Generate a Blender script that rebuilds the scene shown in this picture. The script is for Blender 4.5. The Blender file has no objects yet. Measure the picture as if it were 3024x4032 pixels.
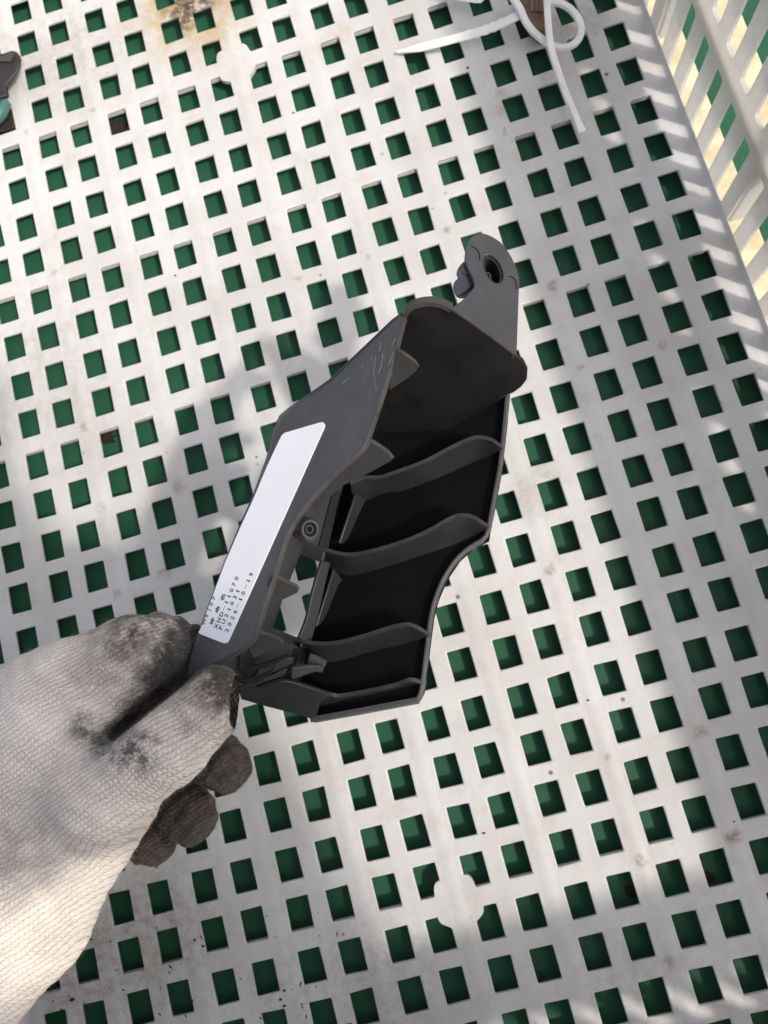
import bpy, bmesh, math, random
import numpy as np
from mathutils import Vector, Matrix, Quaternion, geometry

random.seed(7)
rng = np.random.default_rng(11)
S = bpy.context.scene
COL = S.collection
U = 0.021                      # metres per grid unit of the crate floor

# ------------------------------------------------------------------ camera
RX, RY, RZ = 0.15023456, 0.11370098, -0.26292763
CAM = np.array([7.09102848, -17.79574511, 16.93624040])     # grid units
F_PX, W_PX, H_PX = 3000.2, 3024.0, 4032.0

def rotm(rx, ry, rz):
    c, s = math.cos, math.sin
    X = np.array([[1,0,0],[0,c(rx),-s(rx)],[0,s(rx),c(rx)]])
    Y = np.array([[c(ry),0,s(ry)],[0,1,0],[-s(ry),0,c(ry)]])
    Z = np.array([[c(rz),-s(rz),0],[s(rz),c(rz),0],[0,0,1]])
    return Z @ Y @ X
R = rotm(RX, RY, RZ)
cam = bpy.data.cameras.new('camera')
cam_ob = bpy.data.objects.new('camera', cam); COL.objects.link(cam_ob)
M4 = Matrix([list(R[0])+[CAM[0]*U], list(R[1])+[CAM[1]*U], list(R[2])+[CAM[2]*U], [0,0,0,1]])
cam_ob.matrix_world = M4
cam.sensor_fit = 'VERTICAL'; cam.sensor_height = 36.0; cam.sensor_width = 27.0
cam.lens = 36.0 * F_PX / H_PX
cam.clip_start = 0.01; cam.clip_end = 100.0
S.camera = cam_ob
cam.dof.use_dof = True; cam.dof.focus_distance = 12.6*U; cam.dof.aperture_fstop = 20.0

# ------------------------------------------------------------------ light
SUN = Vector((0.59, -0.49, 1.0)).normalized()
SUN_STRENGTH, SKY_STRENGTH, EXPOSURE = 1.55, 0.15, 0.58
w = bpy.data.worlds.new('World'); S.world = w; w.use_nodes = True
wn = w.node_tree.nodes; wl = w.node_tree.links
sky = wn.new('ShaderNodeTexSky'); sky.sky_type = 'NISHITA'; sky.sun_disc = False
sky.sun_elevation = math.asin(SUN.z); sky.sun_rotation = math.atan2(SUN.x, SUN.y)
sky.dust_density = 4.0; sky.ozone_density = 1.0
hz = wn.new('ShaderNodeHueSaturation'); hz.inputs['Saturation'].default_value = 0.48      # hazy, whitish sky
wl.new(sky.outputs[0], hz.inputs['Color']); wl.new(hz.outputs[0], wn['Background'].inputs[0]); wn['Background'].inputs[1].default_value = SKY_STRENGTH
sl = bpy.data.lights.new('sun', 'SUN'); sl.energy = SUN_STRENGTH; sl.angle = math.radians(3.0); sl.color = (1.0, 0.94, 0.84)
so = bpy.data.objects.new('sun', sl); COL.objects.link(so)
so.rotation_mode = 'QUATERNION'; so.rotation_quaternion = (-SUN).to_track_quat('-Z', 'Y')
so.location = (0.3, -0.5, 3)
S.view_settings.view_transform = 'Standard'; S.view_settings.look = 'None'
S.view_settings.exposure = EXPOSURE; S.view_settings.gamma = 1.0; S.view_settings.use_curve_mapping = False
S.cycles.max_bounces = 8; S.cycles.diffuse_bounces = 4

# ------------------------------------------------------------------ helpers
def P(px, py, d):
    """point (grid units) seen at photo pixel (px, py) at camera depth d"""
    v = R @ np.array([(px-1512)/F_PX*d, -(py-2016)/F_PX*d, -d])
    return Vector(CAM + v)
def floor_at(px, py, z=0.0):
    v = R @ np.array([(px-1512)/F_PX, -(py-2016)/F_PX, -1.0])
    t = (z-CAM[2])/v[2]
    return Vector(CAM + v*t)
FWD = Vector(R @ np.array([0,0,-1.0]))

class Pl:
    """plane through three (px, py, depth) anchors; gives the depth at a pixel"""
    def __init__(s, a, b, c):
        A = np.array([[p[0], p[1], 1.0] for p in (a,b,c)])
        s.k = np.linalg.solve(A, np.array([1/p[2] for p in (a,b,c)]))
        q = [P(*p) for p in (a,b,c)]
        s.n = (q[1]-q[0]).cross(q[2]-q[0]).normalized()
        if s.n.dot(FWD) > 0: s.n = -s.n          # towards the camera
    def d(s, px, py): return 1.0/(s.k[0]*px + s.k[1]*py + s.k[2])
    def p(s, px, py, off=0.0): return P(px, py, s.d(px, py)) + s.n*off

def link(name, bm, mat, parent=None, smooth=None, mods=None, origin=None):
    me = bpy.data.meshes.new(name)
    o0 = Vector(origin) if origin is not None else Vector((0,0,0))
    for v in bm.verts: v.co = (v.co - o0) * U
    bm.normal_update(); bm.to_mesh(me); bm.free()
    ob = bpy.data.objects.new(name, me); COL.objects.link(ob)
    ob.location = o0*U
    if parent is not None:
        ob.parent = parent
        ob.matrix_parent_inverse = Matrix.Identity(4)
        ob.location = (o0*U) - world_loc(parent)
    for m in (mat if isinstance(mat, (list,tuple)) else [mat]): me.materials.append(m)
    if smooth is not None:
        for p in me.polygons: p.use_smooth = True
        if smooth < 180: me.set_sharp_from_angle(angle=math.radians(smooth))
    return ob
def world_loc(o):
    l = o.location.copy()
    while o.parent: o = o.parent; l += o.location
    return l
def empty(name, loc):
    o = bpy.data.objects.new(name, None); COL.objects.link(o); o.location = Vector(loc)*U
    o.empty_display_size = 0.02
    return o
def tag(o, label=None, cat=None, group=None, kind=None):
    if label: o['label'] = label
    if cat: o['category'] = cat
    if group: o['group'] = group
    if kind: o['kind'] = kind
    return o
def bevel(o, wd, seg=2, ang=35):
    m = o.modifiers.new('bevel', 'BEVEL'); m.width = wd*U; m.segments = seg
    m.limit_method = 'ANGLE'; m.angle_limit = math.radians(ang); m.harden_normals = False
    return o
def prism(front, back):
    """closed solid between two matching loops"""
    bm = bmesh.new()
    a = [bm.verts.new(p) for p in front]; b = [bm.verts.new(p) for p in back]
    n = len(a)
    bm.faces.new(a); bm.faces.new(b[::-1])
    for i in range(n): bm.faces.new((a[(i+1)%n], a[i], b[i], b[(i+1)%n]))
    bmesh.ops.recalc_face_normals(bm, faces=bm.faces)
    return bm
def plate(name, pl, pts, t, mat, parent, bev=0.018, off=0.0):
    f = [pl.p(x, y, off) for x, y in pts]
    b = [p - pl.n*t for p in f]
    o = link(name, prism(f, b), mat, parent, smooth=30)
    if bev: bevel(o, bev)
    return o
def resample(pts, n):
    pts = np.array(pts, float); d = np.r_[0, np.cumsum(np.linalg.norm(np.diff(pts, axis=0), axis=1))]
    t = np.linspace(0, d[-1], n)
    return np.stack([np.interp(t, d, pts[:,k]) for k in range(pts.shape[1])], 1)
def smooth_line(pts, n):
    """Catmull-Rom through the points, n samples"""
    p = np.array(pts, float); p = np.vstack([2*p[0]-p[1], p, 2*p[-1]-p[-2]])
    out = []
    for i in range(1, len(p)-2):
        for t in np.linspace(0, 1, 9)[:-1]:
            a,b,c,d = p[i-1],p[i],p[i+1],p[i+2]
            out.append(0.5*((2*b)+(c-a)*t+(2*a-5*b+4*c-d)*t*t+(3*b-a-3*c+d)*t**3))
    out.append(p[-2])
    return resample(out, n)
def ladder(top, bot, t):
    """wall between two 3-D polylines, thickened by t about its mid surface"""
    n = len(top); bm = bmesh.new()
    top = [Vector(p) for p in top]; bot = [Vector(p) for p in bot]
    rows = [[], [], [], []]
    for i in range(n):
        j0, j1 = max(i-1,0), min(i+1,n-1)
        nr = (top[j1]-top[j0]).cross(bot[i]-top[i]).normalized()*t*0.5
        for k, q in enumerate((top[i]+nr, top[i]-nr, bot[i]-nr, bot[i]+nr)): rows[k].append(bm.verts.new(q))
    for i in range(n-1):
        for k in range(4):
            a, b = rows[k], rows[(k+1)%4]
            bm.faces.new((a[i], a[i+1], b[i+1], b[i]))
    bm.faces.new([rows[k][0] for k in range(4)]); bm.faces.new([rows[k][-1] for k in (3,2,1,0)])
    bmesh.ops.recalc_face_normals(bm, faces=bm.faces)
    return bm
def tube(pts, rad, sides=10, flat=None, up=Vector((0,0,1))):
    """round or flat (rad x flat) bar along a polyline"""
    bm = bmesh.new(); pts = [Vector(p) for p in pts]; n = len(pts); rings = []
    for i, p in enumerate(pts):
        t = (pts[min(i+1,n-1)]-pts[max(i-1,0)]).normalized()
        s = t.cross(up); s = s.normalized() if s.length > 1e-5 else Vector((1,0,0))
        v = s.cross(t).normalized()
        r = rad[i] if hasattr(rad, '__len__') else rad
        f = flat[i] if hasattr(flat, '__len__') else (flat if flat else r)
        ring = []
        for k in range(sides):
            a = 2*math.pi*k/sides
            ca, sa = math.cos(a), math.sin(a)
            if flat:
                e = 0.55
                ca = math.copysign(abs(ca)**e, ca); sa = math.copysign(abs(sa)**e, sa)
            ring.append(bm.verts.new(p + s*ca*r + v*sa*f))
        rings.append(ring)
    for i in range(n-1):
        for k in range(sides):
            bm.faces.new((rings[i][k], rings[i][(k+1)%sides], rings[i+1][(k+1)%sides], rings[i+1][k]))
    bm.faces.new(rings[0][::-1]); bm.faces.new(rings[-1])
    bmesh.ops.recalc_face_normals(bm, faces=bm.faces)
    return bm
def add_box(bm, lo, hi):
    v = [bm.verts.new((x,y,z)) for x in (lo[0],hi[0]) for y in (lo[1],hi[1]) for z in (lo[2],hi[2])]
    for f in ((0,1,3,2),(4,6,7,5),(0,4,5,1),(2,3,7,6),(0,2,6,4),(1,5,7,3)): bm.faces.new([v[i] for i in f])

# ------------------------------------------------------------------ materials
class Mat:
    def __init__(s, name):
        s.m = bpy.data.materials.new(name); s.m.use_nodes = True
        s.t = s.m.node_tree; s.b = s.t.nodes['Principled BSDF']
    def n(s, typ, **kw):
        o = s.t.nodes.new(typ)
        for k, v in kw.items(): setattr(o, k, v)
        return o
    def l(s, a, b): s.t.links.new(a, b)
    def coord(s, which='Object'):
        return s.n('ShaderNodeTexCoord').outputs[which]
    def noise(s, co, scale, detail=4, rough=0.55, dist=0.0):
        o = s.n('ShaderNodeTexNoise'); o.inputs['Scale'].default_value = scale
        o.inputs['Detail'].default_value = detail; o.inputs['Roughness'].default_value = rough
        o.inputs['Distortion'].default_value = dist
        s.l(co, o.inputs['Vector']); return o.outputs['Fac']
    def ramp(s, fac, a, b, lo=0.0, hi=1.0):
        o = s.n('ShaderNodeMapRange'); o.clamp = True; o.interpolation_type = 'SMOOTHSTEP'
        s.l(fac, o.inputs[0]); o.inputs[1].default_value = a; o.inputs[2].default_value = b
        o.inputs[3].default_value = lo; o.inputs[4].default_value = hi
        return o.outputs[0]
    def mix(s, fac, c1, c2, blend='MIX'):
        o = s.n('ShaderNodeMix', data_type='RGBA', blend_type=blend)
        for i, c in ((6, c1), (7, c2)):
            if isinstance(c, tuple): o.inputs[i].default_value = (*c, 1)
            else: s.l(c, o.inputs[i])
        if isinstance(fac, (int,float)): o.inputs[0].default_value = fac
        else: s.l(fac, o.inputs[0])
        return o.outputs[2]
    def math(s, op, a, b=None, c=None):
        o = s.n('ShaderNodeMath', operation=op)
        for i, v in enumerate((a,b,c)):
            if v is None: continue
            if isinstance(v, (int,float)): o.inputs[i].default_value = v
            else: s.l(v, o.inputs[i])
        return o.outputs[0]
    def bump(s, h, strength, dist):
        o = s.n('ShaderNodeBump'); o.inputs['Strength'].default_value = strength; o.inputs['Distance'].default_value = dist
        s.l(h, o.inputs['Height']); s.l(o.outputs[0], s.b.inputs['Normal']); return o
    def out(s, **kw):
        for k, v in kw.items():
            i = s.b.inputs[k]
            if isinstance(v, tuple): i.default_value = (*v, 1) if len(v) == 3 else v
            elif isinstance(v, (int,float)): i.default_value = v
            else: s.l(v, i)
        return s.m

def spots(M, co, lst):
    """max over soft spots [(x, y, radius, strength)] in metres on the floor, edges broken by noise"""
    nz = M.n('ShaderNodeTexNoise'); nz.inputs['Scale'].default_value = 160; nz.inputs['Detail'].default_value = 3
    M.l(co, nz.inputs['Vector'])
    sc = M.n('ShaderNodeVectorMath', operation='MULTIPLY_ADD'); sc.inputs[1].default_value = (0.008,)*3
    M.l(nz.outputs['Color'], sc.inputs[0])
    sh = M.n('ShaderNodeVectorMath', operation='SUBTRACT'); M.l(co, sh.inputs[0]); sh.inputs[1].default_value = (0.004,)*3
    M.l(sh.outputs[0], sc.inputs[2])
    cur = None
    for x, y, r, k in lst:
        dn = M.n('ShaderNodeVectorMath', operation='DISTANCE'); M.l(sc.outputs[0], dn.inputs[0]); dn.inputs[1].default_value = (x, y, 0)
        v = M.ramp(dn.outputs['Value'], r, r*0.15, 0.0, k)
        cur = v if cur is None else M.math('MAXIMUM', cur, v)
    return cur

def px_spot(px, py, r, k):
    p = floor_at(px, py)*U
    return (p.x, p.y, r*U, k)

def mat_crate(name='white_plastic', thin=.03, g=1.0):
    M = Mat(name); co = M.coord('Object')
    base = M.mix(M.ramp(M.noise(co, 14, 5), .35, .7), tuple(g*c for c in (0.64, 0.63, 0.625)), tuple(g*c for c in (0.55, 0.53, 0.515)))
    base = M.mix(M.ramp(M.noise(co, 48, 7, .75), .44, .74, 0, .62), base, (0.50, 0.45, 0.40))
    base = M.mix(M.ramp(M.noise(co, 260, 4, .6), .66, .78, 0, .30), base, (0.30, 0.25, 0.21))
    yel = spots(M, co, [px_spot(760,60,2.0,1), px_spot(690,20,1.9,.9), px_spot(880,60,1.2,.7), px_spot(650,160,.6,.4), px_spot(880,130,.9,.5),
                        px_spot(1350,130,.45,.5), px_spot(1290,190,.4,.4), px_spot(700,250,.5,.3), px_spot(560,40,.8,.4), px_spot(1170,225,.4,.35)])
    yel = M.math('MULTIPLY', yel, M.ramp(M.noise(co, 75, 5, .7), .36, .62, .18, 1.0))
    base = M.mix(yel, base, (0.46, 0.33, 0.15))
    brn = spots(M, co, [px_spot(735,30,.95,1), px_spot(760,-10,1.1,1), px_spot(735,85,.5,.9), px_spot(700,55,.35,.7), px_spot(800,60,.25,.6), px_spot(640,10,.25,.5)])
    brn = M.math('MULTIPLY', brn, M.ramp(M.noise(co, 190, 6, .8), .38, .56, .0, 1.0))
    base = M.mix(brn, base, (0.075, 0.052, 0.04))
    rust = spots(M, co, [px_spot(1762,907,.16,.7), px_spot(2180,1127,.20,.75), px_spot(1165,1450-350,.14,.7), px_spot(1975,520,.13,.7),
                         px_spot(2285,1450,.15,.7), px_spot(2615,1360,.15,.6), px_spot(2165,2240,.17,.7), px_spot(2400,2983,.13,.7),
                         px_spot(2760,2885,.18,.8), px_spot(2520,3385,.17,.8), px_spot(2890,3290,.26,.9), px_spot(2640,3785,.2,.6),
                         px_spot(330,1685,.17,.6), px_spot(705,1915,.26,.6), px_spot(645,2260,.2,.6), px_spot(465,2340,.16,.6),
                         px_spot(400,2000,.2,.35), px_spot(215,1080,.12,.6), px_spot(370,430,.14,.6), px_spot(105,525,.12,.5), px_spot(1460,1010,.12,.5)])
    rust = M.math('MULTIPLY', rust, M.ramp(M.noise(co, 420, 5, .8), .34, .60, .15, 1.0))
    base = M.mix(rust, base, (0.27, 0.18, 0.10))
    grim = spots(M, co, [px_spot(600,3700,2.6,.7), px_spot(300,3800,2.6,.75), px_spot(1500,3900,2.5,.45), px_spot(2500,3900,2.5,.35), px_spot(150,1500,3,.3), px_spot(250,200,2.5,.3), px_spot(420,3870,.8,.5), px_spot(1100,3900,1.6,.4), px_spot(800,3560,.6,.4),
                         px_spot(2080,1960,.8,.4), px_spot(2140,1860,.5,.45), px_spot(1990,430,.4,.5), px_spot(1970,380,.3,.5), px_spot(2900,3900,1.5,.3),
                         px_spot(2330,80,.7,.45), px_spot(2230,120,.7,.5), px_spot(100,330,.5,.35), px_spot(60,260,.6,.3), px_spot(2790,3600,1.2,.25)])
    gn = M.math('MULTIPLY', grim, M.ramp(M.noise(co, 190, 6, .75), .35, .7, .15, 1.0))
    base = M.mix(gn, base, (0.22, 0.18, 0.14))
    stc = M.n('ShaderNodeMapping'); stc.inputs['Rotation'].default_value = (0,0,.5); stc.inputs['Scale'].default_value = (40, 420, 40); M.l(co, stc.inputs[0])
    sn = M.n('ShaderNodeTexNoise'); sn.inputs['Scale'].default_value = 1.0; sn.inputs['Detail'].default_value = 3; M.l(stc.outputs[0], sn.inputs['Vector'])
    base = M.mix(M.math('MULTIPLY', M.ramp(sn.outputs['Fac'], .66, .76), M.ramp(M.noise(co, 18, 3), .48, .62, 0, .35)), base, (0.42, 0.37, 0.32))
    vor = M.n('ShaderNodeTexVoronoi'); vor.inputs['Scale'].default_value = 75; M.l(co, vor.inputs['Vector'])
    dots = M.math('MULTIPLY', M.ramp(vor.outputs['Distance'], .10, .05), M.ramp(M.noise(co, 30, 2), .55, .62))
    base = M.mix(M.math('MULTIPLY', dots, .8), base, (0.06, 0.05, 0.045))
    h = M.math('ADD', M.noise(co, 120, 4), M.math('MULTIPLY', M.noise(co, 700, 2), .3))
    M.bump(h, 0.22, 0.0012)
    m = M.out(**{'Base Color': base, 'Roughness': M.ramp(M.noise(co, 60, 3), .3, .7, .38, .55), 'Specular IOR Level': .35})
    # thin milky plastic lets some light through
    tr = M.n('ShaderNodeBsdfTranslucent'); tr.inputs[0].default_value = (0.86, 0.84, 0.81, 1)
    mx = M.n('ShaderNodeMixShader'); mx.inputs[0].default_value = thin
    o = M.t.nodes['Material Output']
    M.l(M.b.outputs[0], mx.inputs[1]); M.l(tr.outputs[0], mx.inputs[2]); M.l(mx.outputs[0], o.inputs[0])
    return m
def mat_green():
    M = Mat('green_floor_paint'); co = M.coord('Object')
    c = M.mix(M.ramp(M.noise(co, 9, 4), .35, .7), (0.017, 0.088, 0.046), (0.023, 0.104, 0.058))
    c = M.mix(M.ramp(M.noise(co, 40, 5, .65), .56, .8, 0, .75), c, (0.028, 0.064, 0.040))
    c = M.mix(M.ramp(M.noise(co, 22, 5, .7), .66, .78, 0, .8), c, (0.024, 0.020, 0.015))
    c = M.mix(M.ramp(M.noise(co, 400, 2), .70, .76, 0, .6), c, (0.012, 0.014, 0.012))
    M.bump(M.noise(co, 220, 3), .1, .0006)
    return M.out(**{'Base Color': c, 'Roughness': .6, 'Specular IOR Level': .25})
def mat_plain(name, col, rough=.5, var=.25, scale=80, bump=.1, bdist=.0003, spec=.4, metallic=0.0, col2=None):
    M = Mat(name); co = M.coord('Object')
    c2 = col2 or tuple(x*(1-var) for x in col)
    c = M.mix(M.ramp(M.noise(co, scale, 5, .6), .35, .7), col, c2)
    if bump: M.bump(M.noise(co, scale*8, 3), bump, bdist)
    return M.out(**{'Base Color': c, 'Roughness': rough, 'Specular IOR Level': spec, 'Metallic': metallic})
def mat_grey():
    M = Mat('grey_plastic'); co = M.coord('Object')
    c = M.mix(M.ramp(M.noise(co, 45, 5, .65), .35, .75), (0.050, 0.0495, 0.053), (0.064, 0.063, 0.066))
    c = M.mix(M.ramp(M.noise(co, 110, 7, .8), .50, .78, 0, .5), c, (0.115, 0.105, 0.092))     # dust
    st = M.n('ShaderNodeMapping'); st.inputs['Rotation'].default_value = (0.3, 0.2, 0.9); st.inputs['Scale'].default_value = (900, 60, 60)
    M.l(co, st.inputs[0])
    scr = M.n('ShaderNodeTexNoise'); scr.inputs['Scale'].default_value = 1.0; scr.inputs['Detail'].default_value = 2
    M.l(st.outputs[0], scr.inputs['Vector'])
    c = M.mix(M.math('MULTIPLY', M.ramp(scr.outputs['Fac'], .70, .78), M.ramp(M.noise(co, 30, 2), .5, .65, 0, .35)), c, (0.20, 0.19, 0.185))
    M.bump(M.noise(co, 1800, 2), .12, .00025)
    return M.out(**{'Base Color': c, 'Roughness': M.ramp(M.noise(co, 70, 4), .3, .7, .34, .52), 'Specular IOR Level': .5})

WHITE = mat_crate(); WALLM = mat_crate('brightened_thin_plastic', .60, 1.36); GREEN = mat_green(); GREY = mat_grey()  # walls: the floor's plastic with a lighter base, their brightness painted in
EDGE = mat_plain('worn_edge_plastic', (0.062, 0.056, 0.052), .55, .4, 140)
BLACK = mat_plain('shaded_black_plastic', (0.0036, 0.0036, 0.0048), .5, .3, 60, spec=.10)  # dark plastic with the deep channel's shade put into its colour
RIBM = mat_plain('shaded_rib_plastic', (0.026, 0.0252, 0.0262), .42, .3, 90, spec=.4, col2=(0.019, 0.0184, 0.019))  # same plastic as the bracket, darkened for shade in the cavity
CAPM = mat_plain('shaded_cap_plastic', (0.016, 0.0152, 0.015), .42, .45, 70, spec=.3, col2=(0.009, 0.0085, 0.0085))  # the bracket's plastic again, shade inside the cap put into the colour
BLUEG = mat_plain('bluish_plastic', (0.055, 0.058, 0.075), .4, .25, 90)
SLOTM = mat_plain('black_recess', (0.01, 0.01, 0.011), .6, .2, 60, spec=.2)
BEIGE = mat_plain('beige_board', (0.56, 0.43, 0.28), .8, .2, 60, .5, .0008, col2=(0.46, 0.34, 0.21))
DUSTY = mat_plain('dusty_cream_plastic', (0.74, 0.60, 0.41), .8, .2, 90, .4, .0006, col2=(0.56, 0.43, 0.27))
PAPER = mat_plain('sticker_paper', (0.80, 0.80, 0.84), .45, .03, 40, .04, .0001)
INK = mat_plain('printed_ink', (0.022, 0.020, 0.035), .6, .5, 900, 0)
TIE = mat_plain('white_nylon', (0.90, 0.88, 0.85), .4, .12, 60, .1, .0002)
RUST = mat_plain('rusty_brown', (0.20, 0.13, 0.085), .7, .5, 120, .5, .0008, col2=(0.085, 0.06, 0.045))
TEAL = mat_plain('teal_rubber', (0.05, 0.15, 0.14), .4, .3, 120)
DARK = mat_plain('dark_plastic', (0.034, 0.031, 0.032), .5, .4, 120)
DEBRIS = mat_plain('brown_debris', (0.030, 0.019, 0.013), .7, .5, 200, .4, .0006)

# ------------------------------------------------------------------ the floor under the crate
bm = bmesh.new()
add_box(bm, (-60, -90, -0.80), (80, 60, -0.42))
floor = tag(link('floor', bm, GREEN), kind='structure')

# ------------------------------------------------------------------ the crate
PA, PB, PX, PG = 0.0065, 0.0538, 0.8944, 0.1465
def row_y(i): return -(i + PA*math.floor((i+1)/4) + PB*math.floor((i+1)/2))
def col_x(j): return PX*(j + PG*math.floor(j/2))
HW, HH = 0.25, 0.33           # half hole size
XL, XR = col_x(-4)-0.74, 15.12
YT, YB = row_y(-1)+0.80, row_y(26)-0.80
crate = tag(empty('plastic_crate', ((XL+XR)/2, (YT+YB)/2, -0.42)),
            'white plastic crate with square holes in its floor and a slotted side wall', 'crate')
TH = 0.10
def crate_floor():
    xs = [XL]; ys = [YT]
    for j in range(-4, 16): xs += [col_x(j)-HW, col_x(j)+HW]
    for i in range(-1, 27): ys += [row_y(i)+HH, row_y(i)-HH]
    xs.append(XR); ys.append(YB)
    bm = bmesh.new(); V = {}
    def v(a, b, z):
        k = (a, b, z)
        if k not in V: V[k] = bm.verts.new((xs[a] , ys[b], 0.0 if z == 0 else -TH))
        return V[k]
    nx, ny = len(xs)-1, len(ys)-1
    solid = lambda a, b: 0 <= a < nx and 0 <= b < ny and not (a % 2 == 1 and b % 2 == 1)
    for a in range(nx):
        for b in range(ny):
            if not solid(a, b): continue
            bm.faces.new((v(a,b,0), v(a,b+1,0), v(a+1,b+1,0), v(a+1,b,0)))
            bm.faces.new((v(a,b,1), v(a+1,b,1), v(a+1,b+1,1), v(a,b+1,1)))
            if not solid(a-1,b): bm.faces.new((v(a,b,0), v(a,b,1), v(a,b+1,1), v(a,b+1,0)))
            if not solid(a+1,b): bm.faces.new((v(a+1,b,0), v(a+1,b+1,0), v(a+1,b+1,1), v(a+1,b,1)))
            if not solid(a,b-1): bm.faces.new((v(a,b,0), v(a+1,b,0), v(a+1,b,1), v(a,b,1)))
            if not solid(a,b+1): bm.faces.new((v(a,b+1,0), v(a,b+1,1), v(a+1,b+1,1), v(a+1,b+1,0)))
    bmesh.ops.recalc_face_normals(bm, faces=bm.faces)
    for vv in bm.verts:          # moulding is never perfectly true
        vv.co.x += random.gauss(0, .008); vv.co.y += random.gauss(0, .008)
    # stiffening ribs below, resting on the green floor
    for j in range(-4, 16, 2):
        if j == -4: continue
        xm = (col_x(j-1)+col_x(j))/2
    for i in range(2, 26, 4):
        ym = (row_y(i)+row_y(i+1))/2
        add_box(bm, (XL+.1, row_y(i+1)+HH+.006, -.215), (XR-.1, row_y(i)-HH-.006, -TH+.004))
    o = link('crate_floor', bm, WHITE, crate, smooth=25)
    return bevel(o, .030, 2, 50)
cfl = crate_floor()
def disc(i, j):
    cx, cy = (col_x(j)+col_x(j+1))/2, (row_y(i)+row_y(i+1))/2
    a, b = [], []
    for k in range(48):
        t = 2*math.pi*k/48
        r = 0.505 + 0.03*math.cos(4*t)*-1 + 0.02*math.sin(5*t+i) + 0.012*math.sin(9*t)
        a.append(Vector((cx+r*math.cos(t), cy+r*math.sin(t)*1.06, 0.0012))); b.append(Vector((cx+r*math.cos(t), cy+r*math.sin(t)*1.06, -.115)))
    return link('gate_disc', prism(a, b), WHITE, cfl, smooth=30)
disc(2, 5); disc(22, 5)
# thicker moulded bars between the pairs of columns (soft ridges)
for j in range(-4, 14, 2):
    xm = (col_x(j+1)+col_x(j+2))/2
    bm = bmesh.new(); n = 5
    prof = [(.235*t_, .013*(.5+.5*math.cos(math.pi*t_))-.0012) for t_ in np.linspace(-1,1,15)]; prof = [(-.235,-.03)]+prof+[(.235,-.03)]
    ra = [bm.verts.new((xm+x, YB+.35, z)) for x, z in prof]; rb = [bm.verts.new((xm+x, YT-.35, z)) for x, z in prof]
    for k in range(len(prof)-1): bm.faces.new((ra[k], rb[k], rb[k+1], ra[k+1]))
    bm.faces.new((ra[0], ra[-1], rb[-1], rb[0])); bm.faces.new(ra[::-1]); bm.faces.new(rb)
    bmesh.ops.recalc_face_normals(bm, faces=bm.faces)
    link('ridge', bm, WHITE, cfl, smooth=60)

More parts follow.
